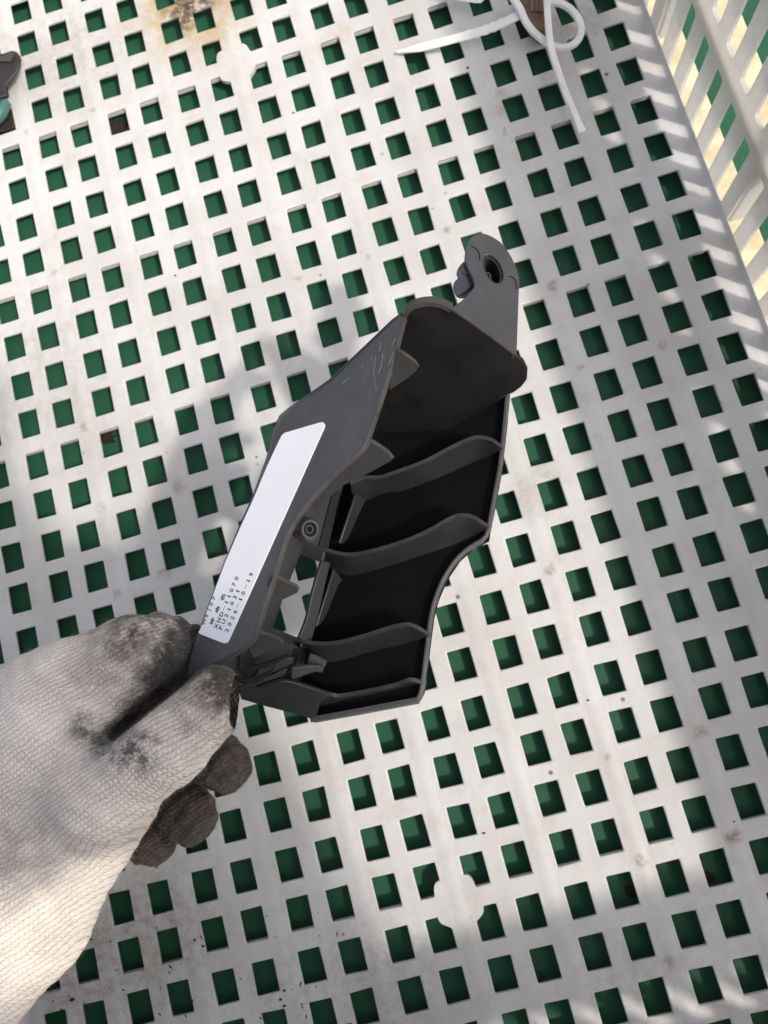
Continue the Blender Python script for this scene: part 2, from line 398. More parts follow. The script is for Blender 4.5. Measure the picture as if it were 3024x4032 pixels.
SHADE_COLLAR = [0.95, .3, .3, .3]  # reach of the added upper flange that blocks sun streaks, per wall
WALL_H, WT, PITCH, SLOT = 7.6, 0.10, 0.83, 0.42
def slot_wall(name, length, place, solid=False, phase=0.0, gus=None):
    """wall in (s, z) with two rows of upright slots; place(s, z, out) -> 3-D point"""
    shade_collar = SHADE_COLLAR.pop(0)
    bm = bmesh.new()
    rows = [(0.02, 2.05), (2.62, 4.66)]
    n = int(length/PITCH)
    cells = []
    def quadbox(s0, s1, z0, z1, o0=0.0, o1=WT):
        v = [bm.verts.new(place(s, z, o)) for s in (s0,s1) for z in (z0,z1) for o in (o0,o1)]
        for f in ((0,1,3,2),(4,6,7,5),(0,4,5,1),(2,3,7,6),(0,2,6,4),(1,5,7,3)): bm.faces.new([v[i] for i in f])
    edges = [0.0]
    s = phase
    while s + SLOT < length:
        if s > 0.3: edges += [s, s+SLOT]
        s += PITCH
    edges.append(length)
    zs = [-.418, rows[0][0], rows[0][1], rows[1][0], rows[1][1], WALL_H]
    V = {}
    def v(a, b, o):
        if (a,b,o) not in V: V[(a,b,o)] = bm.verts.new(place(edges[a], zs[b], WT*o))
        return V[(a,b,o)]
    na, nb = len(edges)-1, len(zs)-1
    sol = lambda a, b: 0 <= a < na and 0 <= b < nb and not (a % 2 == 1 and b in (1,3))
    for a in range(na):
        for b in range(nb):
            if not sol(a,b): continue
            bm.faces.new((v(a,b,0),v(a+1,b,0),v(a+1,b+1,0),v(a,b+1,0))); bm.faces.new((v(a,b,1),v(a,b+1,1),v(a+1,b+1,1),v(a+1,b,1)))
            if not sol(a-1,b): bm.faces.new((v(a,b,0),v(a,b+1,0),v(a,b+1,1),v(a,b,1)))
            if not sol(a+1,b): bm.faces.new((v(a+1,b,0),v(a+1,b,1),v(a+1,b+1,1),v(a+1,b+1,0)))
            if not sol(a,b-1): bm.faces.new((v(a,b,0),v(a,b,1),v(a+1,b,1),v(a+1,b,0)))
            if not sol(a,b+1): bm.faces.new((v(a,b+1,0),v(a+1,b+1,0),v(a+1,b+1,1),v(a,b+1,1)))
    bmesh.ops.recalc_face_normals(bm, faces=bm.faces)
    # round the slot ends
    ve = [e for e in bm.edges if abs((e.verts[0].co-e.verts[1].co).length-WT) < 1e-4 and len(e.link_faces) == 2]
    # keep only the slot corners
    ve = [e for e in ve if 0.0 < e.verts[0].co.z < WALL_H-.5]
    bmesh.ops.bevel(bm, geom=ve, offset=.09, segments=2, affect='EDGES', profile=.5)
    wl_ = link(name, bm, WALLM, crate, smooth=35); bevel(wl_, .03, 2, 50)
    # flange at the top
    bm = bmesh.new()
    q = [place(s, z, o) for s in (0,length) for z in (WALL_H+.002, WALL_H+.20) for o in (-.06, .65)]
    v8 = [bm.verts.new(p) for p in q]
    for f in ((0,1,3,2),(4,6,7,5),(0,4,5,1),(2,3,7,6),(0,2,6,4),(1,5,7,3)): bm.faces.new([v8[i] for i in f])
    bmesh.ops.recalc_face_normals(bm, faces=bm.faces)
    bevel(link('rim', bm, WALLM, wl_), .05)
    for z0, m_ in ((-.15, DUSTY), (2.22, DUSTY), (4.85, WALLM)):      # outer stiffening flanges under dust; the unseen top one is added to block sun
        bm = bmesh.new()
        v8 = [bm.verts.new(place(s, z, o)) for s in (.02, length-.02) for z in (z0, z0+.09) for o in (WT+.003, WT+(.60 if z0 < 4 else shade_collar))]
        for f in ((0,1,3,2),(4,6,7,5),(0,4,5,1),(2,3,7,6),(0,2,6,4),(1,5,7,3)): bm.faces.new([v8[i] for i in f])
        bmesh.ops.recalc_face_normals(bm, faces=bm.faces)
        bevel(link('flange', bm, m_, wl_), .02)
    if gus:
        for g in gus:
            bm = bmesh.new()
            q = [place(s, z, o) for s in (g, g+.09) for z in (-.035, WALL_H-.02) for o in (WT+.002, WT+.57)]
            v8 = [bm.verts.new(p) for p in q]
            for f in ((0,1,3,2),(4,6,7,5),(0,4,5,1),(2,3,7,6),(0,2,6,4),(1,5,7,3)): bm.faces.new([v8[i] for i in f])
            bmesh.ops.recalc_face_normals(bm, faces=bm.faces)
            bevel(link('gusset', bm, WALLM, wl_), .02)
    return wl_
LY, LX = YT-YB, XR-XL
# right wall: s runs from the top corner downwards; slots lie at y = -6.43 .. -6.75 + k*0.83
ph = (YT+6.36) % PITCH
sl_s = [YT+5.60-PITCH*1 + PITCH*6*k for k in range(-1, 5)]
slot_wall('side_wall', LY, lambda s, z, o: (XR+o, YT-s, z), phase=ph, gus=[YT+5.575-.10 + PITCH*6*k for k in range(-1, 5) if 0 < YT+5.575 + PITCH*6*k < LY])
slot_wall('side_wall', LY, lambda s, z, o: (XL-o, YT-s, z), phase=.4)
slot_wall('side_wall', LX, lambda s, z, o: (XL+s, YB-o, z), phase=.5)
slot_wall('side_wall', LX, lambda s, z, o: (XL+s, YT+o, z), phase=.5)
# fillet where the right and left walls meet the floor
for xs_, sg in ((XR, -1), (XL, 1)):
    bm = bmesh.new(); prof = [(0,0.0),(sg*.20,0.004),(sg*.12,.016),(sg*.06,.05),(sg*.02,.11),(0,.16)]
    ra = [bm.verts.new((xs_+x, YB+.02, z-.002)) for x, z in prof]; rb = [bm.verts.new((xs_+x, YT-.02, z-.002)) for x, z in prof]
    m = len(prof)
    for k in range(m): bm.faces.new((ra[k], rb[k], rb[(k+1)%m], ra[(k+1)%m]))
    bm.faces.new(ra[::-1]); bm.faces.new(rb)
    bmesh.ops.recalc_face_normals(bm, faces=bm.faces)
    link('fillet', bm, WHITE, cfl, smooth=60)

# ------------------------------------------------------------------ the grey bracket
N = Pl((1029,2411,11.2), (1548,1407,11.6), (940,2089,12.0))      # near flange, carries the sticker
Fp = Pl((1180,2620,13.5), (1405,1900,14.2), (1700,2480,13.1))    # far shell
br = tag(empty('plastic_bracket', P(1400,2000,12.5)),
         'dark grey ribbed plastic bracket with a white sticker, pinched in the gloved hand', 'bracket')

flange_r = [(1591,1245),(1548,1407),(1497,1570),(1450,1711),(1440,1745),(1418,1775),(1352,1830),(1289,1887),(1215,1973),(1157,2050),(1118,2130),(1080,2260),(1029,2411),(1014,2470),(997,2512),(953,2557),(890,2592),(827,2622),(732,2662)]
flange_l = [(742,2630),(785,2494),(883,2228),(940,2089),(1004,1943),(1054,1804),(1080,1696),(1105,1639),(1143,1608),(1226,1552),(1298,1501),(1374,1429),(1454,1353),(1548,1263),(1586,1236)]
plate('label_flange', N, flange_r+flange_l, .10, GREY, br, bev=.022)
# rolled-over outer edge of the flange
top = [N.p(x, y, .0) for x, y in flange_l]; rows_ = []
cen = P(1400,2000,12.5)
bm = bmesh.new(); grid_ = []
for k, (dn, di) in enumerate(((0,.01),(-.06,-.045),(-.18,-.06),(-.8,-.02),(-1.5,.05))):
    line = []
    for (x, y) in flange_l:
        q = N.p(x, y)
        f = 1.0 if x < 1010 else max(.10, 1.0-(x-1010)/230.0)
        side = (q - N.p(x+60, y+35)).normalized()
        line.append(bm.verts.new(q + N.n*dn*f + side*(-di)*f))
    grid_.append(line)
for k in range(len(grid_)-1):
    for i in range(len(flange_l)-1):
        bm.faces.new((grid_[k][i], grid_[k][i+1], grid_[k+1][i+1], grid_[k+1][i]))
bmesh.ops.recalc_face_normals(bm, faces=bm.faces)
ob = link('outer_web', bm, GREY, br, smooth=50)
m = ob.modifiers.new('thick', 'SOLIDIFY'); m.thickness = .06*U; m.offset = 0

# worn pale lip along the inner edge of the flange
ft = [N.p(x, y, .004) for x, y in flange_r[:-1]]
fb = [N.p(x, y, -.098) for x, y in flange_r[:-1]]
bevel(link('flange_lip', ladder(ft, fb, .024), EDGE, br, smooth=50), .012)

# far shell
shell = [(1330,1925),(1400,1780),(1500,1640),(1700,1540),(1900,1470),(1990,1470),(2004,1552),(1998,1660),(1988,1750),(1976,1853),(1953,1979),(1930,2094),(1925,2128),(1862,2162),(1810,2208),(1759,2283),(1724,2368),(1707,2437),(1696,2523),(1678,2666),(1668,2732),(1650,2762),(1600,2773),(1240,2841),(1178,2700),(1180,2600),(1250,2350),(1300,2120)]
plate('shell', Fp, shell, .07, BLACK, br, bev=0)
redge = [(2008,1552),(1998,1660),(1988,1750),(1976,1853),(1953,1979),(1932,2088),(1926,2112),(1915,2131),(1862,2162),(1810,2208),(1759,2283),(1724,2368),(1707,2437),(1696,2523),(1678,2666),(1668,2732),(1660,2752),(1645,2764),(1600,2773),(1420,2807),(1240,2841)]
re_s = resample(smooth_line(redge, 140), 70)
ins = []
c0 = np.array([1500.0, 2200.0])
rt = [Fp.p(x-7, y-3, .16) for x, y in re_s]; rb_ = [Fp.p(x-7, y-3, -.09) for x, y in re_s]
bevel(link('shell_rim', ladder(rt, rb_, .062), GREY, br, smooth=50), .016)

# end cap at the top
C_ = Pl((1609,1235,11.78), (2032,1401,12.2), (1700,1695,Fp.d(1700,1695)-.02))
cap = [(1600,1240),(1612,1215),(1645,1199),(1692,1194),(1735,1199),(1777,1217),(1842,1262),(1924,1322),(2032,1401),(2060,1424),(2077,1458),(2074,1496),(2054,1523),(2022,1547),(2002,1554),(1880,1625),(1767,1692),(1735,1700),(1690,1694),(1647,1713),(1582,1745),(1455,1815),(1480,1640),(1530,1480)]
plate('end_cap', C_, cap, .08, CAPM, br, bev=.015)
rim_px = smooth_line([(1583,1275),(1596,1238),(1612,1213),(1645,1197),(1692,1190),(1735,1197),(1777,1216)], 26)
link('cap_rim', ladder([C_.p(x, y, .05) for x, y in rim_px], [C_.p(x, y, -.09) for x, y in rim_px], .075), EDGE, br, smooth=50)
rim2 = smooth_line([(1777,1216),(1842,1260),(1924,1320),(2032,1399)], 14)
link('cap_edge', ladder([C_.p(x, y, .02) for x, y in rim2], [C_.p(x, y, -.05) for x, y in rim2], .03), EDGE, br, smooth=50)

# mounting lug with its hole
L_ = Pl((1775,1205,12.45), (2032,1400,12.15), (1920,930,12.95))
lug_out = smooth_line([(2022,1398),(2034,1385),(2039,1271),(2043,1160),(2045,1108),(2039,1069),(2019,1020),(1993,978),(1970,952),(1934,929),(1902,918),(1880,920),(1856,932),(1840,958),(1833,987),(1832,1020),(1843,1056),(1860,1092),(1868,1125),(1850,1150),(1815,1185),(1777,1212)], 60)
hole = []
hc = np.array([1941.0, 1059.0]); ax = np.array([85.0,167.5])/188*62; bx = np.array([167.5,-85.0])/188*33
for k in range(28):
    t = 2*math.pi*k/28; hole.append(hc + ax*math.cos(t) + bx*math.sin(t))
def plate_hole(name, pl, outer, inner, t, mat, parent):
    bm = bmesh.new()
    def loop(pts, off): return [bm.verts.new(pl.p(x, y, off)) for x, y in pts]
    of, ob_, hf, hb = loop(outer,0), loop(outer,-t), loop(inner,0), loop(inner,-t)
    def ring(l): return [bm.edges.new((l[i], l[(i+1)%len(l)])) for i in range(len(l))]
    for o_, h_ in ((of,hf),(ob_,hb)):
        bmesh.ops.triangle_fill(bm, use_beauty=True, use_dissolve=False, edges=ring(o_)+ring(h_), normal=pl.n)
    for a, b in ((of,ob_),(hf,hb)):
        n = len(a)
        for i in range(n): bm.faces.new((a[i], a[(i+1)%n], b[(i+1)%n], b[i]))
    bmesh.ops.recalc_face_normals(bm, faces=bm.faces)
    return bevel(link(name, bm, mat, parent, smooth=30), .014)
lug = plate_hole('mounting_lug', L_, lug_out, hole, .13, GREY, br)
# sleeve behind the hole and the lobed boss at the side
def ring_wall(name, pl, pts, o0, o1, wall, mat, parent):
    a = [pl.p(x, y, o0) for x, y in pts]+[pl.p(*pts[0], o0)]; b = [pl.p(x, y, o1) for x, y in pts]+[pl.p(*pts[0], o1)]
    return link(name, ladder(a, b, wall), mat, parent, smooth=50)
sleeve = [hc + (ax*math.cos(t)*.93 + bx*math.sin(t)*.93) for t in np.linspace(0, 2*math.pi, 25)[:-1]]
ring_wall('hole_sleeve', L_, sleeve, -.05, -.75, .05, DARK, lug)
plate('hole_back', L_, [hc+(ax*math.cos(t)+bx*math.sin(t))*.97+np.array([4,-2]) for t in np.linspace(0,2*math.pi,21)[:-1]], .05, SLOTM, lug, bev=0, off=-.72)
for r_, o_ in ((.55,-.30),(.36,-.22)):
    cx_ = hc+np.array([-14,-6])
    ring_wall('hole_thread', L_, [cx_+(ax*math.cos(t)*r_*.6+bx*math.sin(t)*r_) for t in np.linspace(0,2*math.pi,17)[:-1]], o_, o_-.25, .025, GREY, lug)
boss_px = smooth_line([(1866,1008),(1838,1022),(1815,1040),(1801,1062),(1797,1084),(1804,1097),(1790,1108),(1784,1130),(1790,1154),(1804,1172),(1840,1168),(1876,1140),(1890,1080)], 44)
def boss(pts, d0, d1, mat):
    return bevel(link('screw_boss', prism([P(x, y, L_.d(x, y)+d0) for x, y in pts], [P(x+4, y+3, L_.d(x, y)+d1) for x, y in pts]), mat, lug, smooth=40), .05, 3)
boss(boss_px, .16, .60, BLUEG)
boss(smooth_line([(1870,1010),(1845,1018),(1822,1036),(1812,1060),(1822,1078),(1850,1080),(1885,1060)], 24), .13, .30, BLUEG)
link('boss_groove', tube([P(1806,1166,L_.d(1806,1166)+.14), P(1835,1148,L_.d(1835,1148)+.135), P(1862,1126,L_.d(1862,1126)+.13)], .014, 6), SLOTM, lug)
for a0 in ((1853,968),(2003,1088)):
    arc = smooth_line([a0, (a0[0]+22,a0[1]+12), (a0[0]+34,a0[1]+32), (a0[0]+36,a0[1]+56)] if a0[0] < 1900 else [a0,(a0[0]+16,a0[1]+5),(a0[0]+28,a0[1]+22),(a0[0]+30,a0[1]+52)], 12)
    link('arc_mark', tube([L_.p(x, y, .001) for x, y in arc], .010, 6), SLOTM, lug)

# ribs across the shell
def rib(top, bot, mat=RIBM, h=.62, t=.055, name='rib', edge=True):
    n = 40
    tp = smooth_line(top, n); bt = smooth_line(bot, n)
    a = [P(x, y, Fp.d(x, y)-h*min(1.0, .25+ (np.hypot(*(np.array((x,y))-bt[i])))/60)) for i, (x, y) in enumerate(tp)]
    b = [Fp.p(x, y, .0) for x, y in bt]
    o = link(name, ladder(a, b, t), mat, br, smooth=40)
    if edge:
        link('rib_edge', ladder([P(x, y, Fp.d(x,y)-h*min(1.0, .25+(np.hypot(*(np.array((x,y))-bt[i])))/60)-.012) for i,(x,y) in enumerate(tp)],
                                [P(x, y+3, Fp.d(x,y)-h*min(1.0,.25+(np.hypot(*(np.array((x,y))-bt[i])))/60)+.02) for i,(x,y) in enumerate(tp)], .066), EDGE2, o, smooth=40)
    return o
EDGE2 = mat_plain('lit_edge_plastic', (0.046, 0.043, 0.043), .5, .4, 140)  # lighter than the ribs: highlight on the edges put into the colour
rib([(1380,1905),(1434,1880),(1498,1878),(1561,1857),(1666,1819),(1772,1764),(1835,1734),(1877,1721),(1920,1726),(1953,1741),(1979,1762)],
    [(1390,1985),(1443,1966),(1519,1935),(1590,1926),(1730,1874),(1856,1819),(1974,1775)])
rib([(1120,2082),(1146,2094),(1209,2134),(1272,2159),(1329,2177),(1398,2182),(1501,2159),(1615,2122),(1701,2082),(1759,2048),(1804,2029),(1856,2033),(1925,2071)],
    [(1100,2150),(1134,2155),(1200,2185),(1266,2210),(1318,2240),(1386,2260),(1558,2214),(1787,2139),(1922,2083)])
rib([(1020,2462),(1100,2489),(1169,2517),(1243,2532),(1329,2529),(1444,2500),(1530,2472),(1587,2459),(1621,2460),(1693,2497)],
    [(1020,2500),(1100,2530),(1200,2580),(1300,2602),(1444,2565),(1558,2537),(1690,2507)])
rib([(1120,2668),(1152,2678),(1243,2712),(1312,2735),(1340,2738),(1444,2721),(1558,2695),(1615,2675),(1661,2686)],
    [(1100,2740),(1160,2760),(1240,2775),(1312,2762),(1350,2752),(1444,2733),(1558,2708),(1620,2694),(1659,2692)], h=.5)

# spine where the web meets the shell
sp_t = resample([(1352,1885),(1330,1955),(1290,2120),(1240,2330),(1195,2510),(1172,2600),(1150,2690)], 30)
sp = link('spine', ladder([P(x, y, Fp.d(x,y)-.55) for x, y in sp_t], [P(x+8, y+2, Fp.d(x,y)-.02) for x, y in sp_t], .035), RIBM, br, smooth=50)
link('spine_edge', ladder([P(x, y, Fp.d(x,y)-.562) for x, y in sp_t], [P(x, y, Fp.d(x,y)-.53) for x, y in sp_t], .042), EDGE2, sp, smooth=50)
# web: solid bands that leave the window open
Wp = Pl((1330,1960,13.25), (1190,2560,12.95), (1000,2100,12.2))
plate('web_panel', Wp, [(1180,1960),(1300,1885),(1330,1920),(1290,2115),(1272,2160),(1200,2130),(1120,2085)], .06, RIBM, br)
plate('web_groove', Wp, [(1310,1925),(1342,1905),(1300,2100),(1288,2160),(1252,2150)], .03, SLOTM, br, bev=0, off=.03)
plate('web_strip', Wp, [(1268,2205),(1302,2215),(1255,2420),(1226,2535),(1176,2515),(1195,2470),(1212,2420),(1228,2340),(1248,2270)], .07, RIBM, br)
plate('web_panel', Wp, [(1010,2475),(1060,2505),(1180,2545),(1200,2560),(1160,2680),(1105,2680),(1000,2690),(950,2640),(960,2560)], .06, RIBM, br, off=-.08)
plate('web_groove', Wp, [(1168,2560),(1212,2545),(1175,2640),(1150,2690),(1130,2680)], .03, SLOTM, br, bev=0, off=-.06)
for pts in ([(1403,1948),(1446,1960),(1409,2036),(1375,2116),(1352,2142),(1338,2140)], [(1318,2240),(1350,2282),(1334,2303),(1291,2412),(1267,2455),(1246,2470)]):
    G_ = Pl((pts[0][0],pts[0][1],Fp.d(*pts[0])-.5), (pts[-1][0],pts[-1][1],Fp.d(*pts[-1])-.5), (pts[1][0],pts[1][1],Fp.d(*pts[1])-.06))
    plate('web_gusset', G_, pts, .05, RIBM, br)
plate('web_gusset', Pl((1225,2570,12.7),(1290,2600,12.9),(1225,2640,12.7)), [(1222,2572),(1250,2578),(1292,2602),(1270,2650),(1205,2640)], .05, RIBM, br)
# lower end wall
E_ = Pl((985,2700,12.2), (1250,2720,12.6), (1241,2839,13.05))
plate('end_wall', E_, [(930,2690),(1013,2704),(1111,2682),(1151,2686),(1252,2718),(1308,2737),(1262,2770),(1243,2838),(1161,2812),(1035,2780),(950,2755)], .07, RIBM, br)
bl_px = resample([(1236,2838),(1420,2805),(1600,2771),(1648,2762)], 20)
link('bottom_lip', ladder([Fp.p(x, y-7, .20) for x, y in bl_px], [Fp.p(x, y+1, -.08) for x, y in bl_px], .06), GREY, br, smooth=50)
# clip tabs and slots
K_ = Pl((1010,2600,11.95), (1160,2640,12.2), (1060,2700,12.15))
for pts in ([(1020,2632),(1080,2610),(1130,2588),(1160,2592),(1156,2612),(1100,2640),(1040,2662),(1000,2668)],
            [(990,2662),(1050,2668),(1110,2640),(1135,2632),(1118,2662),(1090,2672),(1010,2700),(960,2700)]):
    plate('clip_tab', K_, pts, .09, RIBM, br)
for pts in ([(983,2618),(1018,2618),(1060,2605),(1100,2588),(1132,2578),(1136,2584),(1100,2604),(1050,2628),(1010,2634)],
            [(955,2672),(1010,2662),(1065,2640),(1085,2612),(1075,2640),(1064,2655),(1010,2690),(965,2690)],
            [(1010,2704),(1070,2680),(1110,2668),(1116,2680),(1050,2700),(1018,2712)]):
    plate('clip_slot', K_, pts, .03, SLOTM, br, bev=0, off=.012)
plate('clip_hook', Pl((1150,2630,12.3),(1270,2620,12.5),(1160,2670,12.4)), [(1148,2632),(1200,2624),(1262,2620),(1274,2630),(1262,2640),(1200,2660),(1158,2676),(1146,2670)], .08, EDGE2, br)
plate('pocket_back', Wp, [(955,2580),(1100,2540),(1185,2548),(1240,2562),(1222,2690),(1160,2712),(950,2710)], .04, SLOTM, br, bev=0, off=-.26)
SCR = mat_plain('pale_scratch', (0.20, 0.195, 0.195), .7, .3, 300, 0)
for pts in ([(1497,1346),(1495,1360),(1498,1368),(1493,1384)], [(1480,1404),(1474,1420),(1477,1436),(1470,1455),(1473,1466),(1468,1484)], [(1512,1392),(1505,1404),(1507,1418),(1499,1432),(1501,1444),(1492,1468)],
            [(1472,1486),(1476,1502),(1475,1515),(1483,1534)], [(1556,1330),(1548,1352),(1540,1368)], [(1466,1404),(1462,1418)], [(1548,1386),(1540,1410),(1530,1440)], [(1424,1444),(1430,1448)], [(1345,1512),(1375,1488)]):
    q = resample(pts, 14); j_ = rng.normal(0, 1.1, q.shape)
    link('scratch', tube([N.p(x, y, .001) for x, y in q+j_], [.002+.005*abs(math.sin(k*1.9)) for k in range(14)], 4), SCR, br)
# gusset teeth under the near flange
def tooth(pts, a, b, c):
    o = plate('gusset', Pl(a, b, c), pts, .06, RIBM, br, bev=0)
    T = Pl(a, b, c)
    e = pts[:4]
    link('gusset_edge', ladder([T.p(x, y, .012) for x, y in e], [T.p(x, y, -.065) for x, y in e], .05), EDGE, o, smooth=50)
tooth([(1566,1376),(1600,1398),(1635,1424),(1646,1444),(1640,1460),(1600,1492),(1533,1536),(1548,1450)], (1566,1376,11.62), (1640,1450,12.1), (1533,1536,11.62))
tooth([(1450,1728),(1490,1752),(1530,1780),(1547,1802),(1538,1815),(1490,1842),(1434,1871),(1350,1912),(1289,1965),(1240,2010),(1220,1985),(1289,1890),(1352,1834),(1418,1778)], (1450,1728,11.45), (1545,1800,11.9), (1300,1910,11.6))
tooth([(1076,2266),(1122,2286),(1164,2305),(1175,2320),(1171,2334),(1120,2358),(1046,2390),(1040,2378)], (1076,2266,11.3), (1172,2322,11.8), (1046,2390,11.3))
tooth([(1008,2480),(1060,2498),(1100,2514),(1114,2530),(1080,2548),(1046,2570),(1000,2590),(980,2560)], (1008,2480,11.3), (1112,2530,11.85), (990,2580,11.4))
# screw boss in the pocket
sb = Pl((1205,2080,12.55), (1260,2080,12.75), (1205,2120,12.6))
ring_wall('screw_boss', sb, [(1205+30*math.cos(t), 2078+34*math.sin(t)) for t in np.linspace(0,2*math.pi,21)[:-1]], .12, -.3, .045, GREY, br)
ring_wall('screw_boss', sb, [(1205+13*math.cos(t), 2078+15*math.sin(t)) for t in np.linspace(0,2*math.pi,15)[:-1]], .10, -.3, .03, EDGE2, br)
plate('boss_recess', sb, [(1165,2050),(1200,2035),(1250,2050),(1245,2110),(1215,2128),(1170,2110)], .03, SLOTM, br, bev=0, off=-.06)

# sticker with its print
st_px = [(792,2478),(890,2215),(953,2070),(1000,1968),(1054,1838),(1100,1740),(1112,1716),(1124,1706),(1260,1666),(1274,1664),(1281,1672),(1279,1684),(904,2520),(896,2531),(884,2534),(790,2497),(785,2490)]
stick = link('sticker', prism([N.p(x, y, .020) for x, y in st_px], [N.p(x, y, .002) for x, y in st_px]), PAPER, br)
Z = 280/1659
def zz(p): return (760+p[0]*Z, 2230+p[1]*Z)
lines = [("WSJ07", (282,1300), (506,752), 100, 60), ("待命名", (470,1290), (715,735), 175, 92), ("XHD-11070", (568,1400), (1038,292), 100, 72),
         ("PU21031", (672,1440), (1062,588), 100, 76), ("2026-10-19", (815,1500), (1378,200), 100, 76)]
def glyph(ch):
    cu = bpy.data.curves.new('tmp', 'FONT'); cu.body = ch; cu.resolution_u = 2; cu.offset = .022
    ob = bpy.data.objects.new('tmp', cu); COL.objects.link(ob)
    dg = bpy.context.evaluated_depsgraph_get(); dg.update()
    me = bpy.data.meshes.new_from_object(ob.evaluated_get(dg))
    vs = [(v.co.x, v.co.y) for v in me.vertices]; fs = [list(p.vertices) for p in me.polygons]
    bpy.data.objects.remove(ob); bpy.data.curves.remove(cu); bpy.data.meshes.remove(me)
    return vs, fs
for txt, a, b, wid, hgt in lines:
    a = np.array(a, float); b = np.array(b, float); n = len(txt)
    dirv = (b-a)/np.linalg.norm(b-a); upv = np.array([dirv[1], -dirv[0]])
    upv = -upv if upv[0] > 0 else upv
    bm = bmesh.new()
    for k, ch in enumerate(txt):
        c = a + (b-a)*k/(n-1)
        vs, fs = glyph(ch)
        if not vs: continue
        vx = np.array(vs); cx_ = (vx[:,0].min()+vx[:,0].max())/2
        wspan = max(vx[:,0].max()-vx[:,0].min(), 1e-3)
        cjk = ord(ch) > 255
        if cjk: cyc = (vx[:,1].min()+vx[:,1].max())/2; hs = hgt/(vx[:,1].max()-vx[:,1].min()); ws = wid/wspan
        else: cyc = .345; hs = hgt*1.12/.70; ws = wid*(1.05 if ch not in '1-' else .9)/ (.62 if ch not in '1-' else max(wspan,.30))
        if ch == '-': ws = wid*1.15/wspan; hs *= .55; cyc = (vx[:,1].min()+vx[:,1].max())/2
        if ch in '1J': ws *= .75
        vv = []
        for x, y in vs:
            q = c + dirv*(x-cx_)*ws + upv*(y-cyc)*hs
            vv.append(bm.verts.new(N.p(*zz(q), .0225)))
        for f in fs:
            try: bm.faces.new([vv[i] for i in f])
            except ValueError: pass
    link('printed_text', bm, INK, stick)

# ------------------------------------------------------------------ the gloved hand
def cam_co(px, py, d): return np.array([(px-1512)/F_PX*d, -(py-2016)/F_PX*d, -d])
def hand():
    prims = []      # (a, b, ra, rb, zscale, blend)
    def cap(a, b, ra, rb, k=.12, zs=1.0):
        prims.append((cam_co(*a), cam_co(*b), ra*a[2]/F_PX, rb*b[2]/F_PX, zs, k))
    # palm, heel of the hand and wrist
    cap((-700,4330,10.9), (-40,3500,11.25), 440, 400, .3, 1.55)
    cap((-40,3500,11.25), (215,3060,11.45), 400, 395, .5, 1.7)
    cap((215,3060,11.45), (300,2850,11.5), 390, 300, .5, 1.6)
    # thumb
    cap((380,3130,11.0), (640,2925,10.95), 205, 170, .35)
    cap((640,2925,10.95), (800,2790,11.1), 172, 143, .15)
    cap((800,2790,11.1), (838,2752,11.2), 143, 126, .12)
    # index finger, folded behind the flange
    cap((240,2790,11.5), (520,2580,11.55), 255, 158, .35)
    cap((520,2580,11.55), (600,2560,11.75), 158, 142, .12)
    cap((600,2565,11.8), (790,2590,12.45), 142, 118, .12)
    # the three curled fingers
    cap((300,2900,12.6), (700,2880,13.3), 150, 130, .2)
    cap((700,2880,13.3), (880,3008,12.5), 128, 100, .08)
    cap((250,3100,12.7), (560,3060,13.4), 150, 130, .2)
    cap((560,3060,13.4), (748,3203,12.55), 124, 108, .08)
    cap((200,3250,12.7), (450,3230,13.2), 135, 110, .2)
    cap((450,3230,13.2), (610,3330,12.5), 98, 76, .08)
    cap((885,3012,12.55), (868,3000,12.3), 98, 92, .05)
    cap((400,2870,12.45), (740,2650,12.65), 165, 115, .12)
    return prims

